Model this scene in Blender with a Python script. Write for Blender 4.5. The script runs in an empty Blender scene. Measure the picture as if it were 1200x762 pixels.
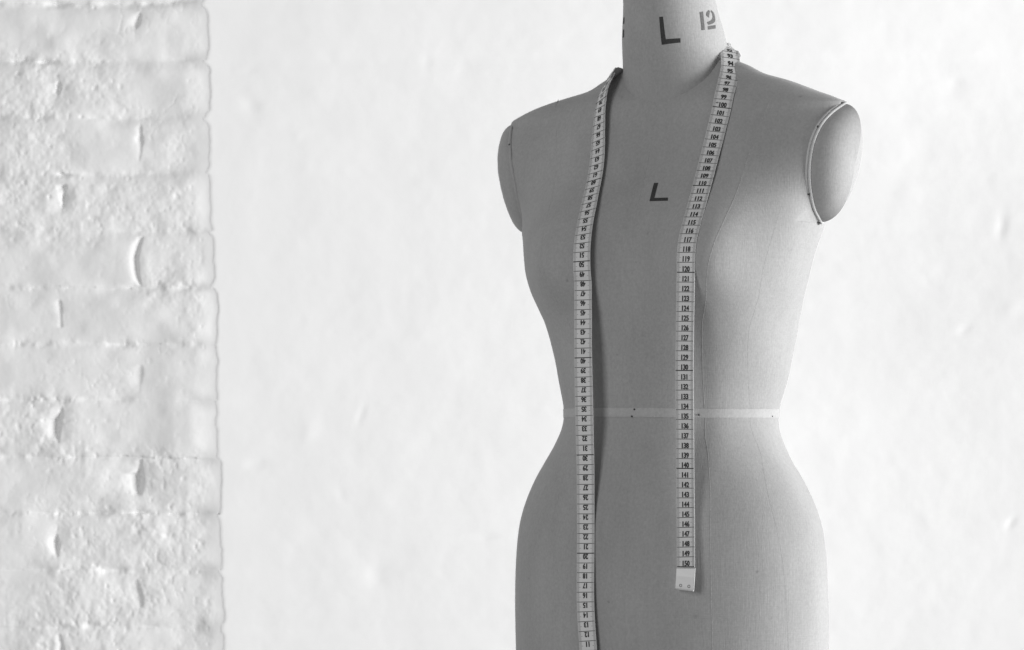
import bpy, math, random
import numpy as np
from mathutils import Vector

sc = bpy.context.scene
COL = sc.collection
R = math.radians
FORM_X, WAIST_Z, YAW = .1676, 1.0, R(-28.3)      # where the dress form stands and how it is turned
BASE = 40.0                                       # centimetres of body below the waist band

# ---------------- camera ----------------
cam_d = bpy.data.cameras.new("camera")
cam = bpy.data.objects.new("camera", cam_d)
COL.objects.link(cam)
cam.location = (0, -2.90, WAIST_Z - .031)
cam.rotation_euler = (R(90), 0, 0)
cam_d.sensor_width = 36
cam_d.lens = 36 * 2.90 * 1110 / 1200
cam_d.shift_y = (520 - 381) / 1200
cam_d.clip_start = .05
cam_d.clip_end = 60
cam_d.dof.use_dof = True
cam_d.dof.focus_distance = 2.82
cam_d.dof.aperture_fstop = 9
sc.camera = cam

# ---------------- light ----------------
world = bpy.data.worlds.new("World")
sc.world = world
world.use_nodes = True
world.node_tree.nodes["Background"].inputs[0].default_value = (1, 1, 1, 1)
world.node_tree.nodes["Background"].inputs[1].default_value = 0.21
sc.view_settings.view_transform = 'Standard'
sc.view_settings.look = 'None'
sc.view_settings.exposure = 0
sc.view_settings.gamma = 1

def area(name, loc, target, sx, sy, power):
    d = bpy.data.lights.new(name, 'AREA')
    d.shape = 'RECTANGLE'; d.size = sx; d.size_y = sy; d.energy = power
    o = bpy.data.objects.new(name, d)
    COL.objects.link(o)
    o.location = loc
    o.rotation_euler = (Vector(target) - Vector(loc)).to_track_quat('-Z', 'Y').to_euler()
    return o
# a tall window on the right, and a smaller one to the left of the camera
area('window_light', (5.0, -.85, .85), (-.2, -.1, .95), 2.8, 3.4, 575)
area('second_window_light', (-1.75, -2.35, 1.5), (.15, 0, 1.0), 1.1, 1.2, 33)

# ---------- dress form surface (centimetres, body frame: x = its left, y = its back, z up from the waist band) ----------
def spline(kx, ky):
    kx = np.array(kx, float); ky = np.array(ky, float)
    o = np.argsort(kx); kx = kx[o]; ky = ky[o]
    h = np.diff(kx); d = np.diff(ky) / h
    m = np.zeros_like(ky); m[0] = d[0]; m[-1] = d[-1]
    for i in range(1, len(kx) - 1):
        if d[i-1] * d[i] > 0:
            w1 = 2*h[i] + h[i-1]; w2 = h[i] + 2*h[i-1]
            m[i] = (w1 + w2) / (w1 / d[i-1] + w2 / d[i])
    def f(x):
        x = np.clip(np.asarray(x, float), kx[0], kx[-1])
        i = np.clip(np.searchsorted(kx, x) - 1, 0, len(h) - 1)
        t = (x - kx[i]) / h[i]; t2 = t*t; t3 = t2*t
        return (2*t3-3*t2+1)*ky[i] + (t3-2*t2+t)*h[i]*m[i] + (-2*t3+3*t2)*ky[i+1] + (t3-t2)*h[i]*m[i+1]
    return f

# squareness of the horizontal sections
EXPO = spline([-40,-2,4,9,20,24,27,30,37.2], [2.05,2.05,2.15,2.42,2.42,2.25,2.1,2.05,2.05])
# front of the centre line
FRONT = spline([-40,-30,-20.5,-11.8,-5,0,5,9.5,14,16.7,19.7,22,25.2,29.8,32.7,35,37.2],
               [-10.6,-10.9,-11.1,-11.0,-9.8,-8.95,-9.0,-9.3,-9.5,-9.4,-8.7,-7.7,-6.07,-4.2,-3.3,-1.6,-.2])
MID = spline([-40,-25,-18,-12,-8.5,-5.5,-3,-.4,2.3,5,7.7,9.5,11.3,13.1,15,16.7,18.5,20.1,23,37.2],
             [-.3,-.45,-.75,-.85,-1.1,-1.27,-.7,-.02,.48,.72,.69,.35,-.53,-1.35,-1.65,-1.27,-.51,.08,.7,.9])
# front rim of the arm opening:  z -> y, x
RIM_Z = [19.55,21,22.6,24.8,26.8,29,30.7,31.85]
RIM_Y = spline(RIM_Z, [.1,-1.55,-2.55,-3.3,-3.45,-2.75,-1.15,.75])
RIM_X = spline(RIM_Z, [16.9,16.72,16.75,16.93,17.25,17.8,18.55,19.3])
def _half():
    ks = [(-40,16.6),(-30,17.2),(-24.9,17.34),(-21.1,17.37),(-18.4,17.32),(-15.7,17.2),(-13.9,17.04),(-12.1,16.77),(-10.3,16.27),
          (-8.5,15.54),(-6.7,14.6),(-4.9,13.46),(-3.1,12.5),(-1.3,11.85),(-.4,11.74),(.5,11.80),(2.3,12.20),(4.1,12.63),
          (5.9,12.89),(7.7,13.18),(9.5,13.56),(11.3,14.15),(13.1,14.81),(14.9,15.37),(16.7,15.81),(18.5,16.32),(19.6,16.68)]
    for z in (20.6,21.4,22.6,23.8,25,26.2,27.4,28.6,29.4,30.2,30.8,31.3):
        yr, xr, m, f = RIM_Y(z), RIM_X(z), MID(z), FRONT(z)
        q = min(.9, max(0, (m - yr) / (m - f)))
        ks.append((z, float(xr / (1 - q**EXPO(z))**(1/EXPO(z)))))
    ks += [(31.85,19.35),(32.5,18.2),(33.2,16.4),(34.2,13.4),(35.1,10.2),(36.05,8.4),(36.7,6.9),(37.2,5.2)]
    return spline([k[0] for k in ks], [k[1] for k in ks])
HALF = _half()
def bust(x, z):
    sz = np.where(z > 15.2, 6.5, 4.6)
    sx = np.where(np.abs(x) > 9.1, 4.0, 5.0)
    return 2.75 * np.exp(-((np.abs(x) - 9.1) / sx)**2) * np.exp(-((z - 15.2) / sz)**2)
def arm_plane(y, z):
    # greatest |x| at a height in the arm-opening range
    t = np.clip((z - 19.55) / 12.3, 0, 1)
    yc = .1 + .65 * t
    xm = RIM_X(z) + .29 * (yc - RIM_Y(z))
    return np.where(y < yc, xm + .29 * (y - yc), xm - .15 * (y - yc))
def _back():
    ks = [(-40,11),(-30,11.5),(-12,11.5),(-6,10.3),(0,8.2),(8,9.0),(14,9.6),(18.5,9.4)]
    for z in (21.4,23,25,26.8,28.4,29.6,30.6):
        t = (z - 19.55)/12.3; yc = .1 + .65*t; yb = yc + (yc - RIM_Y(z))*1.05; m = MID(z); a = HALF(z)
        q = 1 - min(.985, float(arm_plane(yb, z)/a))**EXPO(z)
        ks.append((z, float(np.clip(m + (yb - m)/q**(1/EXPO(z)), 3.5, 9.2))))
    ks += [(32.2,4.2),(35,3.0),(37.2,2.0)]
    return spline([k[0] for k in ks], [k[1] for k in ks])
BACK = _back()
def surf(cs, sn, z):
    # point of the torso skin for a direction (cos, sin) at height z
    a, f, b, m, n = HALF(z), FRONT(z), BACK(z), MID(z), EXPO(z)
    x = a * np.sign(cs) * np.abs(cs)**(2/n)
    yy = np.sign(sn) * np.abs(sn)**(2/n)
    y = np.where(yy < 0, m + yy * (m - f), m + yy * (b - m))
    fr = np.clip(-yy * 1.6, 0, 1); fr = fr*fr*(3 - 2*fr)
    y = y - bust(x, z) * fr
    lim = np.where((z > 19.55) & (z < 32.6), arm_plane(y, z), 99.)
    return np.clip(x, -lim, lim), y
def front_y(x, z):
    a, f, m, n = HALF(z), FRONT(z), MID(z), EXPO(z)
    yy = -np.clip(1 - np.clip(np.abs(x) / a, 0, 1)**n, 0, 1)**(1/n)
    fr = np.clip(-yy * 1.6, 0, 1); fr = fr*fr*(3 - 2*fr)
    return m + yy * (m - f) - bust(x, z) * fr
# neck: elliptical rings leaning forward
NECK_Y = spline([29,33,36,39.3,43.5,48], [2.2,2.0,1.6,.85,-.35,-1.5])
NECK_RX = spline([29,33,36,39.3,43.5,48], [6.1,5.95,5.8,5.52,4.85,4.6])
NECK_RY = spline([29,33,36,39.3,43.5,48], [5.6,5.4,5.4,5.5,5.0,4.8])

# ---------------- helpers ----------------
def mat(name, val, rough=.85, spec=.3):
    m = bpy.data.materials.new(name); m.use_nodes = True
    b = m.node_tree.nodes["Principled BSDF"]
    b.inputs["Base Color"].default_value = (val, val, val, 1)
    b.inputs["Roughness"].default_value = rough
    b.inputs["Specular IOR Level"].default_value = spec
    return m, m.node_tree, b
def node(nt, kind, **kw):
    n = nt.nodes.new(kind)
    for k, v in kw.items():
        if k in n.inputs: n.inputs[k].default_value = v
        else: setattr(n, k, v)
    return n
def noise_tex(nt, scale, detail=3, stretch=(1, 1, 1), rough=.55):
    tc = node(nt, 'ShaderNodeTexCoord')
    mp = node(nt, 'ShaderNodeMapping'); mp.inputs['Scale'].default_value = stretch
    nt.links.new(tc.outputs['Object'], mp.inputs['Vector'])
    n = node(nt, 'ShaderNodeTexNoise'); n.inputs['Scale'].default_value = scale
    n.inputs['Detail'].default_value = detail; n.inputs['Roughness'].default_value = rough
    nt.links.new(mp.outputs[0], n.inputs['Vector'])
    return n
def ramp(nt, src, stops):
    r = node(nt, 'ShaderNodeValToRGB')
    el = r.color_ramp.elements
    el[0].position, el[0].color = stops[0][0], (stops[0][1],)*3 + (1,)
    el[1].position, el[1].color = stops[-1][0], (stops[-1][1],)*3 + (1,)
    for p, v in stops[1:-1]:
        e = el.new(p); e.color = (v, v, v, 1)
    nt.links.new(src, r.inputs[0])
    return r
def multiply(nt, a, b):
    m = node(nt, 'ShaderNodeMix', data_type='RGBA', blend_type='MULTIPLY')
    m.inputs[0].default_value = 1
    nt.links.new(a, m.inputs[6]); nt.links.new(b, m.inputs[7])
    return m.outputs[2]
def bump_node(nt, h, strength, dist, prev=None):
    b = node(nt, 'ShaderNodeBump'); b.inputs['Strength'].default_value = strength; b.inputs['Distance'].default_value = dist
    nt.links.new(h, b.inputs['Height'])
    if prev is not None: nt.links.new(prev, b.inputs['Normal'])
    return b.outputs[0]

def mesh_obj(name, verts, faces, mats, parent=None, smooth=True, fmat=None):
    me = bpy.data.meshes.new(name)
    me.from_pydata([tuple(map(float, v)) for v in verts], [], [tuple(map(int, f)) for f in faces])
    for m in (mats if isinstance(mats, (list, tuple)) else [mats]): me.materials.append(m)
    if fmat is not None: me.polygons.foreach_set('material_index', np.asarray(fmat, np.int32))
    me.polygons.foreach_set('use_smooth', np.full(len(me.polygons), smooth))
    me.update()
    o = bpy.data.objects.new(name, me)
    COL.objects.link(o)
    if parent: o.parent = parent
    return o
def grid_faces(nu, nv, closed=False, base=0):
    # nu rows of nv vertices
    i = np.arange(nu - 1)[:, None]; j = np.arange(nv if closed else nv - 1)[None, :]
    j2 = (j + 1) % nv
    a = i*nv + j; b = i*nv + j2; c = (i+1)*nv + j2; d = (i+1)*nv + j
    return (np.stack([a, b, c, d], -1).reshape(-1, 4) + base)
def tube(pts, r, sides=8, closed=False):
    # pts (n,3) -> verts, faces
    P = np.asarray(pts, float); n = len(P)
    T = np.roll(P, -1, 0) - np.roll(P, 1, 0)
    if not closed: T[0] = P[1] - P[0]; T[-1] = P[-1] - P[-2]
    T /= np.linalg.norm(T, axis=1, keepdims=True) + 1e-9
    ref = np.array([.31, .2, .93]) if abs(T[:, 2]).mean() < .8 else np.array([1., .1, .05])
    A = np.cross(T, ref); A /= np.linalg.norm(A, axis=1, keepdims=True) + 1e-9
    B = np.cross(T, A)
    an = np.linspace(0, 2*np.pi, sides, endpoint=False)
    V = P[:, None] + r * (A[:, None]*np.cos(an)[None, :, None] + B[:, None]*np.sin(an)[None, :, None])
    F = [tuple(f) for f in grid_faces(n, sides, True)]
    if closed:
        for j in range(sides):
            F.append(((n-1)*sides + j, (n-1)*sides + (j+1) % sides, (j+1) % sides, j))
    else:
        F.append(tuple(range(sides))[::-1]); F.append(tuple((n-1)*sides + k for k in range(sides)))
    return V.reshape(-1, 3), F
def ball(center, r, seg=12, rows=8, squash=(1, 1, 1)):
    th = np.linspace(0, np.pi, rows + 1); ph = np.linspace(0, 2*np.pi, seg, endpoint=False)
    V = np.stack([np.sin(th)[:, None]*np.cos(ph), np.sin(th)[:, None]*np.sin(ph), np.cos(th)[:, None]*np.ones(seg)], -1)
    V = V.reshape(-1, 3)*r*np.array(squash) + np.array(center)
    return V, [tuple(f) for f in grid_faces(rows + 1, seg, True)]
def merge(parts):
    V, F, k = [], [], 0
    for v, f in parts:
        V.append(np.asarray(v, float)); F += [tuple(i + k for i in q) for q in f]; k += len(v)
    return np.concatenate(V), F
def fb(p, base=(0, 0, -BASE)):
    # body centimetres -> metres in the frame of an Empty standing at `base`
    return (np.asarray(p, float) - np.array(base)) / 100
def body_world(p):
    x, y, z = np.array(p)/100
    c, s = math.cos(YAW), math.sin(YAW)
    return (FORM_X + x*c - y*s, x*s + y*c, WAIST_Z + z)
def value_noise(x, y, seed, n=256):
    rng = np.random.RandomState(seed); L = rng.rand(n, n)
    xi = np.floor(x).astype(int); yi = np.floor(y).astype(int)
    fx = x - xi; fy = y - yi
    fx = fx*fx*fx*(fx*(fx*6-15)+10); fy = fy*fy*fy*(fy*(fy*6-15)+10)
    a = L[xi % n, yi % n]; b = L[(xi+1) % n, yi % n]; c = L[xi % n, (yi+1) % n]; d = L[(xi+1) % n, (yi+1) % n]
    return (a*(1-fx)+b*fx)*(1-fy) + (c*(1-fx)+d*fx)*fy - .5
def fbm(x, y, seed, octaves=4, gain=.5):
    r = 0; amp = 1
    for k in range(octaves):
        r = r + amp*value_noise(x*2**k + 17.3*k, y*2**k + 9.1*k, seed + k); amp *= gain
    return r
def thing(name, label, cat, loc, rz=0):
    o = bpy.data.objects.new(name, None); COL.objects.link(o)
    o.empty_display_size = .05
    o.location = loc; o.rotation_euler = (0, 0, rz); o['label'] = label; o['category'] = cat
    return o

# ---------------- materials ----------------
def wall_paint(name, val, coarse):
    m, nt, b = mat(name, val, .8, .25)
    n1 = noise_tex(nt, 7, 4)
    r1 = ramp(nt, n1.outputs[0], [(.3, val*.975), (.7, val)])
    nt.links.new(r1.outputs[0], b.inputs['Base Color'])
    n2 = noise_tex(nt, 240, 3); n3 = noise_tex(nt, 45, 4)
    h = bump_node(nt, n3.outputs[0], .25*coarse, .004)
    h = bump_node(nt, n2.outputs[0], .12*coarse, .001, h)
    nt.links.new(h, b.inputs['Normal'])
    return m
M_WALL = wall_paint('white_paint_on_plaster', 0.9, .22)
M_PIER = wall_paint('white_paint_on_brick', 0.79, .45)
def canvas(name, val, stains=True):
    m, nt, b = mat(name, val, .92, .15)
    b.inputs['Sheen Weight'].default_value = .22; b.inputs['Sheen Roughness'].default_value = .5
    n1 = noise_tex(nt, 9, 5, (1, 1, .45)); r1 = ramp(nt, n1.outputs[0], [(.3, val*.86), (.7, val*1.09)])
    n2 = noise_tex(nt, 260, 2, (1, 1, .12)); r2 = ramp(nt, n2.outputs[0], [(.25, .95), (.75, 1.0)])
    col = multiply(nt, r1.outputs[0], r2.outputs[0])
    n5 = noise_tex(nt, 420, 2, (1, 1, .8), .7); r5 = ramp(nt, n5.outputs[0], [(.25, .88), (.75, 1.08)])
    col = multiply(nt, col, r5.outputs[0])
    if stains:
        n3 = noise_tex(nt, 95, 1); r3 = ramp(nt, n3.outputs[0], [(.0, .55), (.17, .8), (.23, 1.0)])
        col = multiply(nt, col, r3.outputs[0])
    nt.links.new(col, b.inputs['Base Color'])
    tc = node(nt, 'ShaderNodeTexCoord')
    w = []
    for sx in ((900, 900, 60), (60, 60, 900)):
        mp = node(nt, 'ShaderNodeMapping'); mp.inputs['Scale'].default_value = sx
        nt.links.new(tc.outputs['Object'], mp.inputs['Vector'])
        n = node(nt, 'ShaderNodeTexNoise'); n.inputs['Scale'].default_value = 1; n.inputs['Detail'].default_value = 2
        nt.links.new(mp.outputs[0], n.inputs['Vector']); w.append(n.outputs[0])
    ad = node(nt, 'ShaderNodeMath', operation='ADD')
    nt.links.new(w[0], ad.inputs[0]); nt.links.new(w[1], ad.inputs[1])
    h = bump_node(nt, ad.outputs[0], .32, .0006)
    n4 = noise_tex(nt, 16, 3, (1, 1, .6)); h = bump_node(nt, n4.outputs[0], .12, .004, h)
    nt.links.new(h, b.inputs['Normal'])
    return m
M_CANVAS = canvas('linen_canvas', 0.345)
M_COTTON = canvas('cotton_waist_tape', 0.345*1.2, False)
M_CORD_LIT = canvas('canvas_piping_lit', 0.345*1.5, False)  # canvas lightened for the window-facing piping, its brightness put into the colour
M_PIN = mat('dark_pin_steel', .04, .5, .5)[0]
def ink(name, val):
    m, nt, b = mat(name, val, .7, .3)
    n = noise_tex(nt, 700, 3); r = ramp(nt, n.outputs[0], [(.3, val*.7), (.75, val*1.5)])
    nt.links.new(r.outputs[0], b.inputs['Base Color'])
    return m
M_STENCIL = ink('stencil_ink', .035)
M_STENCIL_WORN = ink('worn_stencil_ink', .085)
M_TAPE = mat('coated_tape', 0.6, .5, .4)[0]
_n = noise_tex(M_TAPE.node_tree, 60, 4)
_r = ramp(M_TAPE.node_tree, _n.outputs[0], [(.3, 0.6*.93), (.7, 0.6*1.02)])
M_TAPE.node_tree.links.new(_r.outputs[0], M_TAPE.node_tree.nodes["Principled BSDF"].inputs['Base Color'])
M_INK = mat('tape_print_ink', .025, .6, .3)[0]
M_INK_FINE = mat('fine_tape_print_ink', .2, .6, .3)[0]
M_TIP, _nt, _b = mat('brushed_tip_metal', .48, .42, .5); _b.inputs['Metallic'].default_value = .35

# ---------------- plastered wall ----------------
WALL_Y, BRICK_Y, EDGE_X = .72, .7196, -.396
def bed_phase(Z, wob=0.):
    # which brick course a height falls in, and where in the course
    cf = (WAIST_Z - .031 + 3.61*450/3219. - Z + wob)/.0747
    ci = np.floor(cf).astype(int)
    return ci, cf - ci
def edge_line(Z):
    # ragged line where the smooth plaster stops over the brickwork: (slow drift, chips)
    ci, fz = bed_phase(Z)
    dj = np.minimum(fz, 1 - fz)*.0747
    bite = np.exp(-(dj/.007)**2)*np.clip(.35 + 2.4*fbm(Z*9, ci*3.3, 99, 2), 0, 1)
    jag = .0042*fbm(Z*30, 0*Z + 2.5, 15, 4, .6) - .0070*bite + .003*value_noise(Z*14, ci*1.3, 44) + .004*value_noise(ci*2.7, Z*.01, 46)
    return (1.30 - Z)*.030, jag
def build_wall():
    z = np.concatenate([np.linspace(.05, .66, 50, endpoint=False), np.linspace(.66, 1.6, 640), np.linspace(1.6, 2.25, 50)[1:]])
    u = np.concatenate([np.linspace(0, .03, 28, endpoint=False), np.linspace(.03, 1.15, 260, endpoint=False), np.linspace(1.15, 2.15, 60)])
    U, Z = np.meshgrid(u, z)
    drift, jag = edge_line(Z)
    X = EDGE_X + U + drift*np.exp(-U/.3) + jag*np.exp(-U/.012)
    damp = np.clip((U - .004)/.05, 0, 1)
    h = .0011*fbm(X*4, Z*3.4, 3, 2) + .0005*fbm(X*15 + .5*Z, Z*15, 11, 4, .55)
    # trowel sweeps and a few soft dents
    sw = value_noise(X*7 + Z*2, Z*7 - X, 40); h += .0004*np.clip(np.abs(sw) - .22, 0, 1)/.28
    rng = np.random.RandomState(5)
    for k in range(80):
        cx, cz = rng.uniform(-.4, .9), rng.uniform(.6, 1.6)
        rx, rz = rng.uniform(.004, .016), rng.uniform(.005, .018); ca = rng.uniform(-.5, .5)
        dx = (X - cx) + ca*(Z - cz); dz = Z - cz
        h -= rng.uniform(-.0005, .0009)*np.exp(-(dx/rx)**2 - (dz/rz)**2)
    # ghost of the brick courses under the plaster
    cz = bed_phase(Z)[1]; h -= .0005*np.exp(-((np.minimum(cz, 1-cz))/.12)**2)*(.5 + value_noise(X*4, Z*13, 77))
    h *= damp
    Y = WALL_Y - h + .0003*np.exp(-(U/.0015)**2)
    # the broken plaster edge goes back into the brickwork
    X = np.concatenate([X[:, :1] + .0002, X[:, :1], X], 1); Z = np.concatenate([Z[:, :1], Z[:, :1], Z], 1)
    Y = np.concatenate([Y[:, :1]*0 + WALL_Y + .05, Y[:, :1], Y], 1)
    n = X.shape[1]
    V = np.stack([X, Y, Z], -1).reshape(-1, 3)
    F = [tuple(f) for f in grid_faces(len(z), n) if f[0] % n != 1]        # keep the arris sharp
    o = mesh_obj('plaster_wall', V, F, M_WALL)
    o['label'] = 'smooth bright white plastered wall with faint dents, behind the dress form'
    o['category'] = 'wall'
build_wall()

# ---------------- painted brickwork ----------------
JOINT = {-1: .5, 0: 1.25, 1: .35, 2: 1.3, 3: .55, 4: .45, 5: .2, 6: .9, 7: 1.1, 8: .7, 9: .4}
def build_brick():
    z = np.concatenate([np.linspace(.05, .66, 60, endpoint=False), np.linspace(.66, 1.6, 720), np.linspace(1.6, 2.25, 60)[1:]])
    u = np.concatenate([np.linspace(-2.0, -.72, 110, endpoint=False), np.linspace(-.72, -.42, 240, endpoint=False), np.linspace(-.42, -.345, 110)])
    UU, Z = np.meshgrid(u, z)
    xe = EDGE_X; crs = .0747
    xs_edge = xe + edge_line(Z)[0]
    wob = .004*fbm(UU*7, Z*2, 21, 3) + .002*fbm(UU*30, Z*6, 22, 2)
    ci, fz = bed_phase(Z, wob)
    dj = np.minimum(fz, 1 - fz)*crs
    keep = np.clip(.45 + 1.5*fbm(UU*9, Z*9, 31, 3), .06, 1)         # how much of a joint the paint left open
    bed = np.exp(-(dj/.0045)**2)*keep
    perp = np.zeros_like(UU); lit = np.zeros_like(UU)
    rng = np.random.RandomState(8)
    for cidx in range(ci.min(), ci.max() + 1):
        rows = np.where((ci == cidx).any(1))[0]
        if not len(rows): continue
        sl = slice(rows[0], rows[-1] + 1)
        m = (ci[sl] == cidx); fzs, Zs, Us = fz[sl], Z[sl], UU[sl]
        off = .102 if cidx % 2 else .205
        xs = [xe + .004 - off - .218*k for k in range(0, 8)]
        for k, xj in enumerate(xs):
            xj += rng.uniform(-.006, .006); amp = rng.uniform(.2, .8) if k else JOINT.get(cidx, .6)
            wx = .0020 + rng.uniform(0, .0026); z0 = rng.uniform(.35, .6); zl = rng.uniform(.15, .36); lean = rng.uniform(-.008, .010)
            bow = rng.uniform(-.010, .010)
            xc = xj + lean*(fzs - .5) + bow*(fzs - .5)**2*4 + 0.0030*fbm(Zs*34, Us*15, 91 + cidx, 2)
            win = np.clip(1.35*np.exp(-(np.abs(fzs - z0)/zl)**3), 0, 1)
            brk = np.clip(.62 + 2.2*fbm(Zs*36 + 5*k, Us*18, 131 + cidx, 3, .55), .03, 1.15)
            tap = np.clip(1 - ((fzs - z0)/(zl*1.35))**2, 0, 1)
            wl = wx*(.3 + .8*np.sqrt(tap)*brk); du = Us - xc
            prof = np.where(du < 0, np.exp(-np.abs(du/(wl*2.0))**1.5), np.exp(-np.abs(du/(wl*.75))**2.2))
            perp[sl] += m*amp*np.sqrt(tap)*brk*prof
            ex = xc + rng.uniform(-.012, .014); ez = rng.choice([0., 1.])          # the hollow runs into the bed joint at one end
            perp[sl] += m*.55*amp*brk*np.exp(-((Us - ex)/rng.uniform(.007, .016))**2)*np.exp(-((fzs - ez)*crs/.0042)**2)
            lit[sl] += m*.5*amp*tap*np.exp(-np.abs(du/(wx*3.2))**2)
    vein = fbm(UU*30, Z*38, 171, 4, .6)
    crack = np.exp(-(vein/.05)**2)*np.clip(2.2*fbm(UU*13 + 4, Z*15, 181, 3) - .12, 0, 1)
    face_tilt = .0012*value_noise(UU*4.6 + 3, ci*1.7, 55)
    dents = fbm(UU*75, Z*75, 60, 3, .6); dents2 = fbm(UU*150, Z*130, 66, 2)
    pits = np.clip(fbm(UU*120 + 9, Z*105, 70, 2) - .30, 0, 1)
    rough_zone = .25 + np.clip(.35 + 1.8*fbm(UU*11, Z*11, 81, 2), 0, 1)*1.1 + bed*1.3
    each = 2*value_noise(UU*9.3 + ci*3.37, ci*5.71, 205)
    pillow = .0034*np.exp(-(dj/.011)**2)*np.clip(.7 + 1.3*fbm(UU*8, Z*6, 201, 2), .1, 1.2)
    h = (-pillow + .0007*each - .0034*bed*(.5 + 1.2*fbm(UU*40, Z*40, 191, 2)) - .0064*perp - .0030*lit + face_tilt + .0042*fbm(UU*12, Z*14, 50, 3, .45)
         + 0.0007*dents*rough_zone + -0*dents2 - .0020*pits*rough_zone - .0004*crack)
    near = np.clip((UU - xs_edge - edge_line(Z)[1] + .0365)/.036, 0, 1); near = near*near*(3 - 2*near)
    h = h*(1 - near) - near*.0010                     # the paint runs down to the plaster edge
    h = h - .02*np.clip((UU - xs_edge - edge_line(Z)[1] - .0012)/.002, 0, 1)      # and run on behind it
    V = np.stack([UU, BRICK_Y - h, Z], -1).reshape(-1, 3)
    o = mesh_obj('brick_wall', V, [tuple(f) for f in grid_faces(len(z), len(u))], M_PIER)
    o['label'] = 'rough white painted brickwork with worn joints, ending in a ragged edge beside the smooth plaster'
    o['category'] = 'brick wall'
build_brick()

# ---------------- dress form ----------------
form = thing('dress_form', 'life size canvas covered torso dress form with stencilled L marks and no arms', 'dress form',
             body_world((0, 0, -BASE)), YAW)
def torso():
    nz, nt = 470, 320
    z = np.concatenate([np.linspace(-BASE, 18, 250, endpoint=False), np.linspace(18, 37.2, nz - 250)])
    t = np.linspace(0, 2*np.pi, nt, endpoint=False)
    Z, T = np.meshgrid(z, t, indexing='ij')
    X, Y = surf(np.cos(T), np.sin(T), Z)
    # padding is never perfectly even
    Y = Y + .10*fbm(X*.16 + 5, Z*.12, 301, 3)*np.sign(Y)
    k = np.clip((Z - 33)/3, 0, 1)
    Z = Z + .05*X*k*k*(3 - 2*k)          # one shoulder is padded slightly higher at the neck
    V = np.stack([X, Y, Z], -1).reshape(-1, 3)
    F = [tuple(f) for f in grid_faces(nz, nt, True)]
    F += [tuple(range(nt))[::-1], tuple((nz-1)*nt + k for k in range(nt))]
    return mesh_obj('torso', fb(V), F, M_CANVAS, form)
torso_o = torso()

def ring_band(z0, height, off, tilt=0.):
    nt = 260; t = np.linspace(0, 2*np.pi, nt, endpoint=False)
    prof = [(-height/2, -.1), (-height/2, off*.7), (-height/2 + .06, off), (height/2 - .06, off), (height/2, off*.7), (height/2, -.1)]
    rows = []
    for dz, o in prof:
        zz = np.full(nt, z0 + dz) + .03*np.sin(t*3 + 1) + tilt*np.cos(t)
        x, y = surf(np.cos(t), np.sin(t), zz)
        L = np.hypot(x, y); rows.append(np.stack([x*(1 + o/L), y*(1 + o/L), zz], -1))
    V = np.concatenate(rows)
    return V, [tuple(f) for f in grid_faces(len(prof), nt, True)]
wv, wf = ring_band(.08, .95, .07, -.07)
waist = mesh_obj('waist_band', fb(wv), wf, M_COTTON, form)
waist['label'] = 'pale narrow cotton band round the waist'
for px_, pz_ in ((.11, .42), (-.18, -.30), (6.72, -.16)):
    v, f = ball((px_, float(front_y(px_, pz_)) - .13, pz_), .10)
    mesh_obj('pin', fb(v), f, M_PIN, waist)
x_, y_ = surf(np.cos(-.05), np.sin(-.05), np.array(-.28))
v, f = ball((float(x_) + .10, float(y_) - .03, -.28), .07); mesh_obj('pin', fb(v), f, M_PIN, waist)

def neck():
    nz, nt = 120, 160
    z = np.linspace(30.5, 48, nz); t = np.linspace(0, 2*np.pi, nt, endpoint=False)
    Z, T = np.meshgrid(z, t, indexing='ij')
    X = NECK_RX(Z)*np.cos(T); Y = NECK_Y(Z) + NECK_RY(Z)*np.sin(T)
    V = np.stack([X, Y, Z], -1)
    top = []
    for k, r in enumerate((.985, .94, .8, .5, .15)):
        c0 = np.array([0, NECK_Y(48.), 48.]); p = V[-1].copy()
        p = c0 + (p - c0)*r; p[:, 2] = 48 + .5*math.sqrt(1 - r*r) ; top.append(p[None])
    V = np.concatenate([V] + top); n = len(V)
    F = [tuple(f) for f in grid_faces(n, nt, True)] + [tuple((n-1)*nt + k for k in range(nt))]
    return mesh_obj('neck', fb(V.reshape(-1, 3)), F, M_CANVAS, form)
neck_o = neck()

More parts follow.
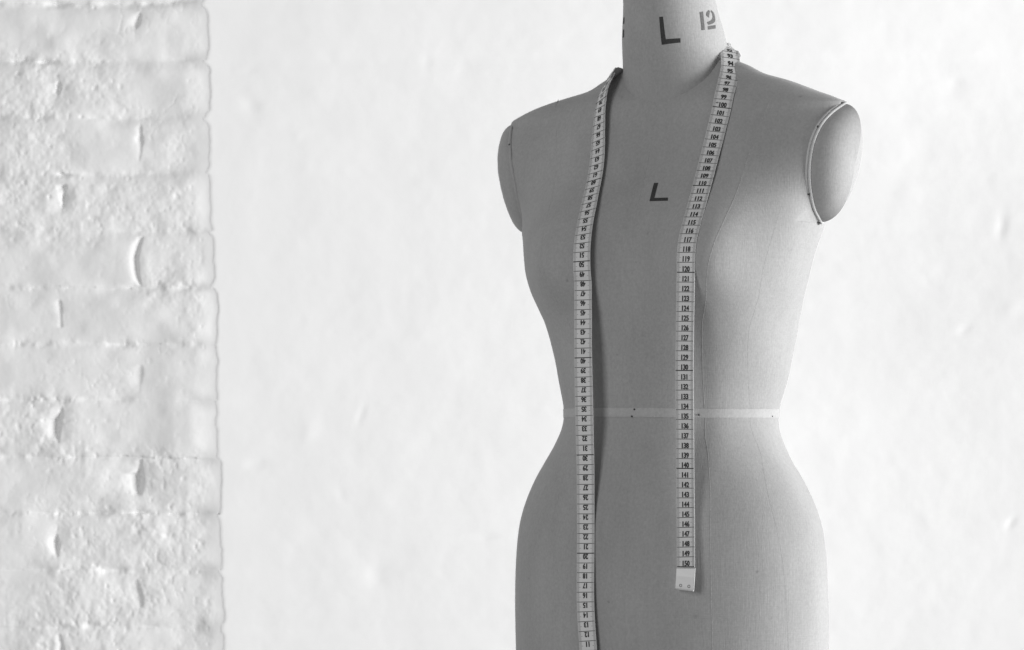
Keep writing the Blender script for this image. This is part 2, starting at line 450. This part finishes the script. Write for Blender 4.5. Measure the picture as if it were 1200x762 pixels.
# ---- arm openings: outline, stuffed plate, double piping
def rim(side, n=160):
    a = np.linspace(0, 2*np.pi, n, endpoint=False)
    zc, hz = (RIM_Z[0] + RIM_Z[-1])/2, (RIM_Z[-1] - RIM_Z[0])/2
    z = zc + hz*np.cos(a)
    t = (z - RIM_Z[0])/(RIM_Z[-1] - RIM_Z[0])
    yc = .1 + .65*t
    d = yc - RIM_Y(z)
    front = np.sin(a) >= 0
    y = np.where(front, RIM_Y(z), yc + d*1.05)
    x = arm_plane(y, z)
    return np.stack([side*x, y, z], -1)
def smooth_closed(P, k=3):
    for _ in range(k): P = (np.roll(P, 1, 0) + 2*P + np.roll(P, -1, 0))/4
    return P
for side in (1, -1):
    O = smooth_closed(rim(side))
    C = O.mean(0); nrm = np.array([side*.98, -.14, -.11]) if side > 0 else np.array([-.955, -.275, -.11]); nrm /= np.linalg.norm(nrm)
    h = 3.05 if side > 0 else 2.4; g = .7 if side > 0 else .25
    rows = []
    for r in (1.0, .995, .985, .965, .93, .88, .82, .74, .65, .55, .44, .33, .22, .11, .03):
        hh = h*(1 - r**2.9)**.52
        rows.append(C + (O - C)*r*.985 + nrm*hh)
    V = np.concatenate(rows); F = [tuple(f) for f in grid_faces(len(rows), len(O), True)]
    F.append(tuple((len(rows)-1)*len(O) + k for k in range(len(O))))
    plate = mesh_obj('arm_plate', fb(V), F, M_CANVAS, form)
    v, f = tube(C + (O - C)*1.0 + nrm*.20*g, .15, 8, True)
    mesh_obj('piping', fb(v), f, M_CORD_LIT if side > 0 else M_CANVAS, plate)
    v, f = tube(C + (O - C)*1.012 - nrm*.22*g, .17, 8, True)
    mesh_obj('arm_opening_piping', fb(v), f, M_CORD_LIT if side > 0 else M_CANVAS, form)
    for zz, off in ((31.6, 0), (29.0, 0), (22.4, 0), (19.75, .15)) if side > 0 else ((29.0, 0),):
        q = np.array([side*float(RIM_X(zz)), float(RIM_Y(zz)), zz]); q = C + (q - C)*1.03
        v, f = ball(q, .13); mesh_obj('pin', fb(v), f, M_PIN, form)

# ---- seams (a stitched ridge standing a hair above the cloth)
def seam(knots, r=.05, lift=.0, parent=torso_o):
    k = np.array(knots, float); fx = spline(k[:, 1], k[:, 0])
    z = np.arange(k[:, 1].min(), k[:, 1].max(), .3); x = fx(z)
    y = front_y(x, z) + .10*fbm(x*.16 + 5, z*.12, 301, 3)*-1 + r*.55 - lift
    v, f = tube(np.stack([x, y, z], -1), r, 6)
    return mesh_obj('seam', fb(v), f, M_CANVAS, parent)
PRINCESS = [(13.1,34.0),(12.1,31.0),(11.05,26.3),(10.44,20.8),(9.7,16.6),(8.73,12.4),(7.42,8.5),(7.1,3.9),(7.24,-1.4),(7.96,-4.6),(8.77,-10),(8.96,-16.9),(9.07,-24),(9.0,-39)]
SIDE_FRONT = [(14.73,21.2),(14.04,17.1),(12.96,12.4),(11.35,8.1),(10.85,3.9),(10.73,-.5),(12.39,-4.8),(13.6,-8.4),(14.56,-11.7),(15.21,-15.6),(15.49,-20.4),(15.58,-24),(15.4,-39)]
seam([(0,32.6),(0,19.7),(0,8.3),(0,0),(0,-12),(0,-39)], .026)
for sgn in (1, -1):
    seam([(sgn*x, z) for x, z in PRINCESS], .034)
    seam([(sgn*x, z) for x, z in SIDE_FRONT], .016)

# seam where the neck is set into the shoulders
def neck_seam():
    zz = np.linspace(31, 38.5, 300); P = []
    for th in np.linspace(-2.75, -.35, 90):
        x = NECK_RX(zz)*math.cos(th); y = NECK_Y(zz) + NECK_RY(zz)*math.sin(th)
        out = np.where(np.abs(x) < HALF(zz)*.995, y - front_y(np.clip(x, -HALF(zz)*.99, HALF(zz)*.99), zz), -1) < 0
        k = int(np.argmax(out)) if out.any() else len(zz) - 1
        P.append((x[k]*1.004, y[k] - .01, zz[k]))
    P = np.array(P)
    for _ in range(6): P[1:-1] = (P[:-2] + 2*P[1:-1] + P[2:])/4
    v, f = tube(P, .04, 6)
    mesh_obj('seam', fb(v), f, M_CANVAS, neck_o)
neck_seam()

# ---- stencilled marks
def quad_grid(corners, nu=10, nv=4):
    a, b, c, d = [np.array(p, float) for p in corners]
    u = np.linspace(0, 1, nu)[:, None, None]; v = np.linspace(0, 1, nv)[None, :, None]
    return ((a*(1-v) + b*v)*(1-u) + (d*(1-v) + c*v)*u).reshape(-1, 2), grid_faces(nu, nv)
def on_front(q, lift=.035):
    x, z = q[:, 0], q[:, 1]
    y = front_y(x, z) - .10*fbm(x*.16 + 5, z*.12, 301, 3) - lift
    return np.stack([x, y, z], -1)
def on_neck(q, lift=.03):
    th, z = q[:, 0], q[:, 1]
    return np.stack([(NECK_RX(z) + lift)*np.cos(th), NECK_Y(z) + (NECK_RY(z) + lift)*np.sin(th), z], -1)
def stencil(name, quads, place, m, parent, nu=10, nv=4):
    parts = []
    for q in quads:
        g, f = quad_grid(q, nu, nv); parts.append((place(g), [tuple(k) for k in f]))
    v, f = merge(parts)
    return mesh_obj(name, fb(v), f, m, parent)
def stroke_quads(line, w0):
    # curved stencil stroke from centre points (theta, z) and widths in centimetres
    L = np.array(line, float); W = np.interp(np.linspace(0, 1, len(L)), np.linspace(0, 1, len(w0)), w0)
    k = np.linspace(0, len(L)-1, 16); f0 = np.arange(len(L))
    A = np.stack([spline_any(f0, L[:, 0], k), spline_any(f0, L[:, 1], k)], -1); Wk = np.interp(k, f0, W)
    S = np.array([5.3, 1.0]); T = np.gradient(A*S, axis=0); T /= np.linalg.norm(T, axis=1, keepdims=True)
    N = np.stack([-T[:, 1], T[:, 0]], -1)*Wk[:, None]/2/S
    return [(A[i]+N[i], A[i]-N[i], A[i+1]-N[i+1], A[i+1]+N[i+1]) for i in range(15)]
def spline_any(f0, y, k):
    return np.asarray(spline(f0, y)(k))
stencil('stencil_letter', [((1.28,23.8),(1.78,23.78),(1.76,22.16),(1.27,21.83)), ((1.27,21.83),(1.76,22.16),(3.34,22.12),(3.42,21.78))],
        on_front, M_STENCIL, torso_o)
stencil('stencil_letter', [((-1.3844,41.20),(-1.3061,41.23),(-1.3075,38.92),(-1.395,38.38)), ((-1.395,38.38),(-1.3075,38.92),(-1.0268,39.0),(-1.0379,38.57))],
        on_neck, M_STENCIL, neck_o)
stencil('stencil_number', [((-.5119,41.79),(-.4246,41.89),(-.4916,39.98),(-.5666,39.91))], on_neck, M_STENCIL_WORN, neck_o)
two = stroke_quads([(-.325,41.40),(-.295,41.72),(-.215,42.08)], (.38, .42, .2)) \
    + stroke_quads([(-.165,42.1),(-.10,41.85),(-.115,41.42),(-.20,41.02),(-.375,40.68)], (.2, .46, .48, .38, .28)) \
    + [((-.386,40.42),(-.1343,40.68),(-.1644,40.31),(-.4046,40.04))]
stencil('stencil_number', two, on_neck, M_STENCIL_WORN, neck_o, 3, 4)
stencil('stencil_number', [((-2.52,41.75),(-2.40,41.75),(-2.40,41.1),(-2.52,41.1)), ((-2.50,40.5),(-2.39,40.5),(-2.39,39.7),(-2.50,39.7))],
        on_neck, M_STENCIL, neck_o)

# ---------------- measuring tape ----------------
LEFT_STRAND = [(-3.87,-10.79,-30.99),(-3.92,-10.81,-29.94),(-3.98,-10.84,-28.54),(-4.05,-10.88,-27.13),(-4.14,-10.91,-25.73),(-4.23,-10.94,-24.33),(-4.32,-10.97,-22.93),(-4.42,-11.01,-21.52),(-4.49,-11.03,-20.12),(-4.52,-11.03,-18.72),(-4.53,-11.02,-17.31),(-4.52,-11.00,-15.91),(-4.52,-10.98,-14.51),(-4.51,-10.96,-13.10),(-4.52,-10.95,-11.70),(-4.53,-10.94,-10.30),(-4.54,-10.93,-8.89),(-4.55,-10.92,-7.49),(-4.56,-10.91,-6.08),(-4.59,-10.91,-4.68),(-4.63,-10.91,-3.28),(-4.67,-10.92,-1.87),(-4.70,-10.92,-0.47),(-4.74,-10.92,0.94),(-4.77,-10.92,2.34),(-4.80,-10.92,3.75),(-4.83,-10.92,5.15),(-4.85,-10.91,6.56),(-4.86,-10.90,7.97),(-4.86,-10.89,9.37),(-4.87,-10.88,10.78),(-4.88,-10.86,12.18),(-4.88,-10.85,13.59),(-4.89,-10.84,15.00),(-4.94,-10.74,16.41),(-5.00,-10.40,17.84),(-5.13,-9.78,19.30),(-5.24,-8.99,20.77),(-5.41,-8.06,22.26),(-5.57,-7.14,23.77),(-5.69,-6.30,25.27),(-5.84,-5.57,26.77),(-6.05,-4.92,28.27),(-6.27,-4.29,29.78),(-6.41,-3.75,31.28),(-6.42,-3.15,32.79),(-6.68,-1.81,34.40),(-6.50,-0.45,36.00)]
RIGHT_STRAND = [(7.26,-0.99,35.24),(7.55,-2.41,33.64),(7.56,-3.38,32.12),(7.39,-3.91,30.67),(7.27,-4.51,29.21),(7.17,-5.15,27.74),(7.07,-5.83,26.28),(7.01,-6.57,24.82),(7.00,-7.44,23.36),(7.03,-8.40,21.89),(7.07,-9.41,20.42),(7.09,-10.27,18.98),(7.06,-10.99,17.55),(7.07,-11.37,16.15),(7.03,-11.45,14.77),(6.98,-11.43,13.40),(6.94,-11.40,12.03),(6.90,-11.37,10.65),(6.86,-11.34,9.28),(6.83,-11.31,7.91),(6.79,-11.28,6.53),(6.76,-11.25,5.16),(6.74,-11.21,3.78),(6.73,-11.16,2.41),(6.73,-11.12,1.03),(6.72,-11.07,-0.35),(6.71,-11.03,-1.72),(6.70,-10.98,-3.10),(6.69,-10.94,-4.48),(6.68,-10.89,-5.86),(6.67,-10.85,-7.23),(6.66,-10.80,-8.61),(6.66,-10.76,-9.99),(6.65,-10.71,-11.37),(6.63,-10.67,-12.75),(6.61,-10.63,-14.13),(6.60,-10.59,-15.52),(6.51,-10.59,-16.90),(6.42,-10.60,-17.93)]

BACK_LOOP = [(-6.45,.5,36.45,-.5,-.25,.8),(-6.15,2.0,35.9,-.7,.1,.65),(-5.7,4.2,35.7,-.65,.45,.6),(-4.4,6.2,36.3,-.55,.75,.4),(-2.4,7.3,37.4,-.3,.95,.15),(0,7.7,38.5,0,1,.1),
             (2.4,7.3,38.6,.3,.95,.1),(4.4,6.2,38.6,.6,.8,.1),(5.5,4.2,38.7,.6,.25,.7),(5.8,2.3,38.6,.42,-.45,.75),(6.15,1.25,38.1,.46,-.5,.65),(6.7,.4,37.3,.55,-.6,.5),(7.02,-.3,36.35,.45,-.7,.52)]
TWIST_L = [(37,-.5,-.35,.8),(36,-.62,-.5,.6),(32.8,-.52,-.75,.42),(26.7,-.27,-.86,.42),(20,-.12,-.9,.42),(16.4,-.04,-1,.12),(13,0,-1,0),(0,.03,-1,0),(-50,-.05,-1,0)]
TWIST_R = [(36.4,.5,-.65,.55),(33.6,.3,-.8,.5),(27,.14,-.87,.46),(20.4,.08,-.89,.44),(16,.04,-1,.1),(13,-.02,-1,0),(-12,-.02,-1,0),(-50,.02,-1,.0)]
def build_path():
    pts = [LEFT_STRAND[0][:2] + (LEFT_STRAND[0][2] - 3.6,)] + LEFT_STRAND
    lift = lambda p, z0, ln, a: (p[0] + .5*a*min(1, max(0, (z0 - p[2])/ln)), p[1] - a*min(1, max(0, (z0 - p[2])/ln)), p[2])
    pts = [lift(p, -13, 11, .55) for p in pts]
    right = [lift(p, -9.5, 7, .75) for p in RIGHT_STRAND]        # the loose ends curl off the hip
    tw = lambda tab, z: [float(np.interp(z, [r[0] for r in tab][::-1], [r[i] for r in tab][::-1])) for i in (1, 2, 3)]
    K = [p + tuple(tw(TWIST_L, p[2])) for p in pts] + list(BACK_LOOP) + [tuple(p) + tuple(tw(TWIST_R, p[2])) for p in right]
    K = np.array(K)
    s0 = np.concatenate([[0], np.cumsum(np.linalg.norm(np.diff(K[:, :3], axis=0), axis=1))])
    s = np.arange(0, s0[-1], .2)
    P = np.stack([np.interp(s, s0, K[:, i]) for i in range(6)], -1)
    lo = s < s0[len(pts) - 1]; hi = s > s0[len(pts) + len(BACK_LOOP)]
    Q = P.copy()
    for _ in range(14):                      # ease the knots
        Q[1:-1] = (P[:-2] + 2*P[1:-1] + P[2:])/4; P = Q.copy()
    return s, P[:, :3], P[:, 3:], s0, len(pts)
S_, P_, N_, S0_, NL_ = build_path()
def frame(P, N):
    T = np.gradient(P, axis=0); T /= np.linalg.norm(T, axis=1, keepdims=True)
    N = N - (N*T).sum(1, keepdims=True)*T; N /= np.linalg.norm(N, axis=1, keepdims=True)
    W = np.cross(N, T)
    return T, N, W
HALF_W = 1.0
T_, N_, W_ = frame(P_, N_)
# keep the whole width clear of the canvas and of the neck
for it in range(3):
    push = np.zeros(len(P_))
    for w in (-1, -.5, 0, .5, 1):
        q = P_ + W_*w*HALF_W - N_*.05
        x, y, z = q.T
        on = (np.abs(x) < HALF(z)*.995) & (z < 36.6) & (y < MID(z))
        push = np.maximum(push, np.where(on, y - (front_y(x, z) - .06), 0))
    push = np.clip(push, 0, 1.2)
    k = np.exp(-np.linspace(-2, 2, 9)**2); k /= k.sum()
    push = np.maximum(push, np.convolve(push, k, 'same'))
    P_ = P_ - np.array([0, 1, 0])*push[:, None]
    T_, N_, W_ = frame(P_, N_)
# printed number against arc length
zl = P_[:, 2]; first = S_ < S0_[NL_ - 1]; last = S_ > S0_[NL_ + len(BACK_LOOP)]
def s_at(zv, m):
    idx = np.where(m)[0]; o = np.argsort(zl[idx]); return float(np.interp(zv, zl[idx][o], S_[idx][o]))
ANCH = [(20, s_at(-14.37, first)), (34, s_at(-.21, first)), (50, s_at(15.65, first)), (73, s_at(35.4, first)),
        (94, s_at(36.2, ~first & (S_ > S0_[NL_ + 5]))), (100, s_at(31.55, last)), (110, s_at(23.19, last)), (120, s_at(14.15, last)), (140, s_at(-5.6, last)), (150, s_at(-15.51, last))]
AN, AS = np.array([a[0] for a in ANCH], float), np.array([a[1] for a in ANCH])
def s_of(n):
    n = np.asarray(n, float)
    return np.where(n < 20, AS[0] + (n - 20), np.where(n > 150, AS[-1] + (n - 150), np.interp(n, AN, AS)))
def tape_pt(n, w, off):
    s = s_of(n)
    g = lambda A: np.stack([np.interp(s, S_, A[:, i]) for i in range(3)], -1)
    return g(P_) + g(W_)*np.asarray(w)[..., None] + g(N_)*np.asarray(off)[..., None]
N_START = 20 - float(AS[0]) + .1
N_END = 152.45
TB = LEFT_STRAND[0][:2] + (LEFT_STRAND[0][2] - 3.6,)
tape = thing('measuring_tape', 'pale flexible tape measure with printed centimetres hanging round the neck of the dress form', 'tape measure',
             body_world(TB), YAW)
def digit_shapes():
    out = {}
    for ch in '0123456789*':
        cu = bpy.data.curves.new('glyph', 'FONT'); cu.body = ch; cu.size = 1; cu.offset = .03; cu.resolution_u = 3
        ob = bpy.data.objects.new('glyph', cu); COL.objects.link(ob)
        bpy.context.view_layer.update()
        dg = bpy.context.evaluated_depsgraph_get(); ev = ob.evaluated_get(dg); me = ev.to_mesh()
        v = np.array([p.co[:] for p in me.vertices])[:, :2]; f = [tuple(p.vertices) for p in me.polygons]
        ev.to_mesh_clear(); bpy.data.objects.remove(ob); bpy.data.curves.remove(cu)
        lo, hi = v.min(0), v.max(0); v = v - [(lo[0] + hi[0])/2, 0]
        out[ch] = (v, f, hi[0] - lo[0])
    return out
def build_tape():
    parts, fm = [], []
    # the band itself: rectangular section
    n = np.arange(N_START, N_END - 2.3, .08); m = len(n)
    sec = [(-HALF_W, .02), (HALF_W, .02), (HALF_W, -.02), (-HALF_W, -.02)]
    V = np.stack([tape_pt(n, np.full(m, w), np.full(m, o)) for w, o in sec], 1).reshape(-1, 3)
    F = [tuple(f) for f in grid_faces(m, 4, True)] + [(0, 1, 2, 3), ((m-1)*4+3, (m-1)*4+2, (m-1)*4+1, (m-1)*4)]
    parts.append((V, F)); fm += [0]*len(F)
    def bar(n0, n1, w0, w1, mi, seg=2):
        a = np.linspace(w0, w1, seg)
        V = np.concatenate([tape_pt(np.full(seg, n0), a, np.full(seg, .036)), tape_pt(np.full(seg, n1), a, np.full(seg, .036))])
        F = [tuple(f) for f in grid_faces(2, seg)]
        parts.append((V, F)); fm.extend([mi]*len(F))
    a0 = int(math.ceil(N_START))
    for c in range(a0, 151):
        t = .05 if c % 10 == 0 else .03
        bar(c - t, c + t, -HALF_W + .03, HALF_W - .03, 1)
        for k in range(1, 10):
            q = c - k/10
            if q < N_START + .1: continue
            ln = .42 if k == 5 else .27
            bar(q - .018, q + .018, -HALF_W + .03, -HALF_W + .03 + ln, 2); bar(q - .018, q + .018, HALF_W - .03 - ln, HALF_W - .03, 2)
    G = digit_shapes(); hgt = .54; adv = .29; sx = .275
    for c in range(max(a0, 1), 151):
        if 74 <= c <= 91: continue               # behind the neck
        txt = str(c)
        if c == 100: txt = '*100'
        x = -adv*(len(txt) - 1)/2 - (.12 if c == 100 else 0)
        for ch in txt:
            v, f, wd = G[ch]
            k = min(sx/max(wd, .35), .62)
            w = x + v[:, 0]*k; up = .09 + v[:, 1]*hgt/.73
            if ch == '*': up = .28 + v[:, 1]*.45
            for sh, lift in ((-.017, .036), (.017, .04)):      # struck twice: heavy print
                parts.append((tape_pt(c - up, w + sh, np.full(len(w), lift)), f)); fm.extend([1]*len(f))
            x += adv
    V, F = merge(parts)
    return mesh_obj('band', fb(V, TB), F, [M_TAPE, M_INK, M_INK_FINE], tape, smooth=False, fmat=fm)
build_tape()
M_RIVET = mat('dull_rivet_metal', .28, .5, .5)[0]
def build_tip():
    n = np.array([150.12, 150.2, 151.0, 152.0, 152.35, 152.45]); m = len(n)
    hw = HALF_W + .05; th = np.array([.03, .05, .05, .05, .05, .03])
    rows = []
    for w, sg in ((-hw, 1), (-hw + .06, 1.4), (hw - .06, 1.4), (hw, 1), (hw, -1), (-hw, -1)):
        rows.append(tape_pt(n, np.full(m, w), th*sg))
    V = np.stack(rows, 1).reshape(-1, 3)
    F = [tuple(f) for f in grid_faces(m, 6, True)] + [tuple(range(6)), tuple((m-1)*6 + k for k in range(6))[::-1]]
    tip = mesh_obj('end_tip', fb(V, TB), F, M_TIP, tape, smooth=False)
    # folded lip along the very end
    w = np.linspace(-hw, hw, 12)
    v, f = tube(tape_pt(np.full(12, 152.42), w, np.full(12, .03)), .085, 8); mesh_obj('lip', fb(v, TB), f, M_TIP, tip)
    for w in (-.42, .5):
        a = np.linspace(0, 2*np.pi, 18, endpoint=False)
        ring = tape_pt(151.93 + .13*np.sin(a), w + .13*np.cos(a), np.full(18, .075))
        v, f = tube(ring, .045, 6, True)
        mesh_obj('rivet', fb(v, TB), f, M_RIVET, tip)
build_tip()
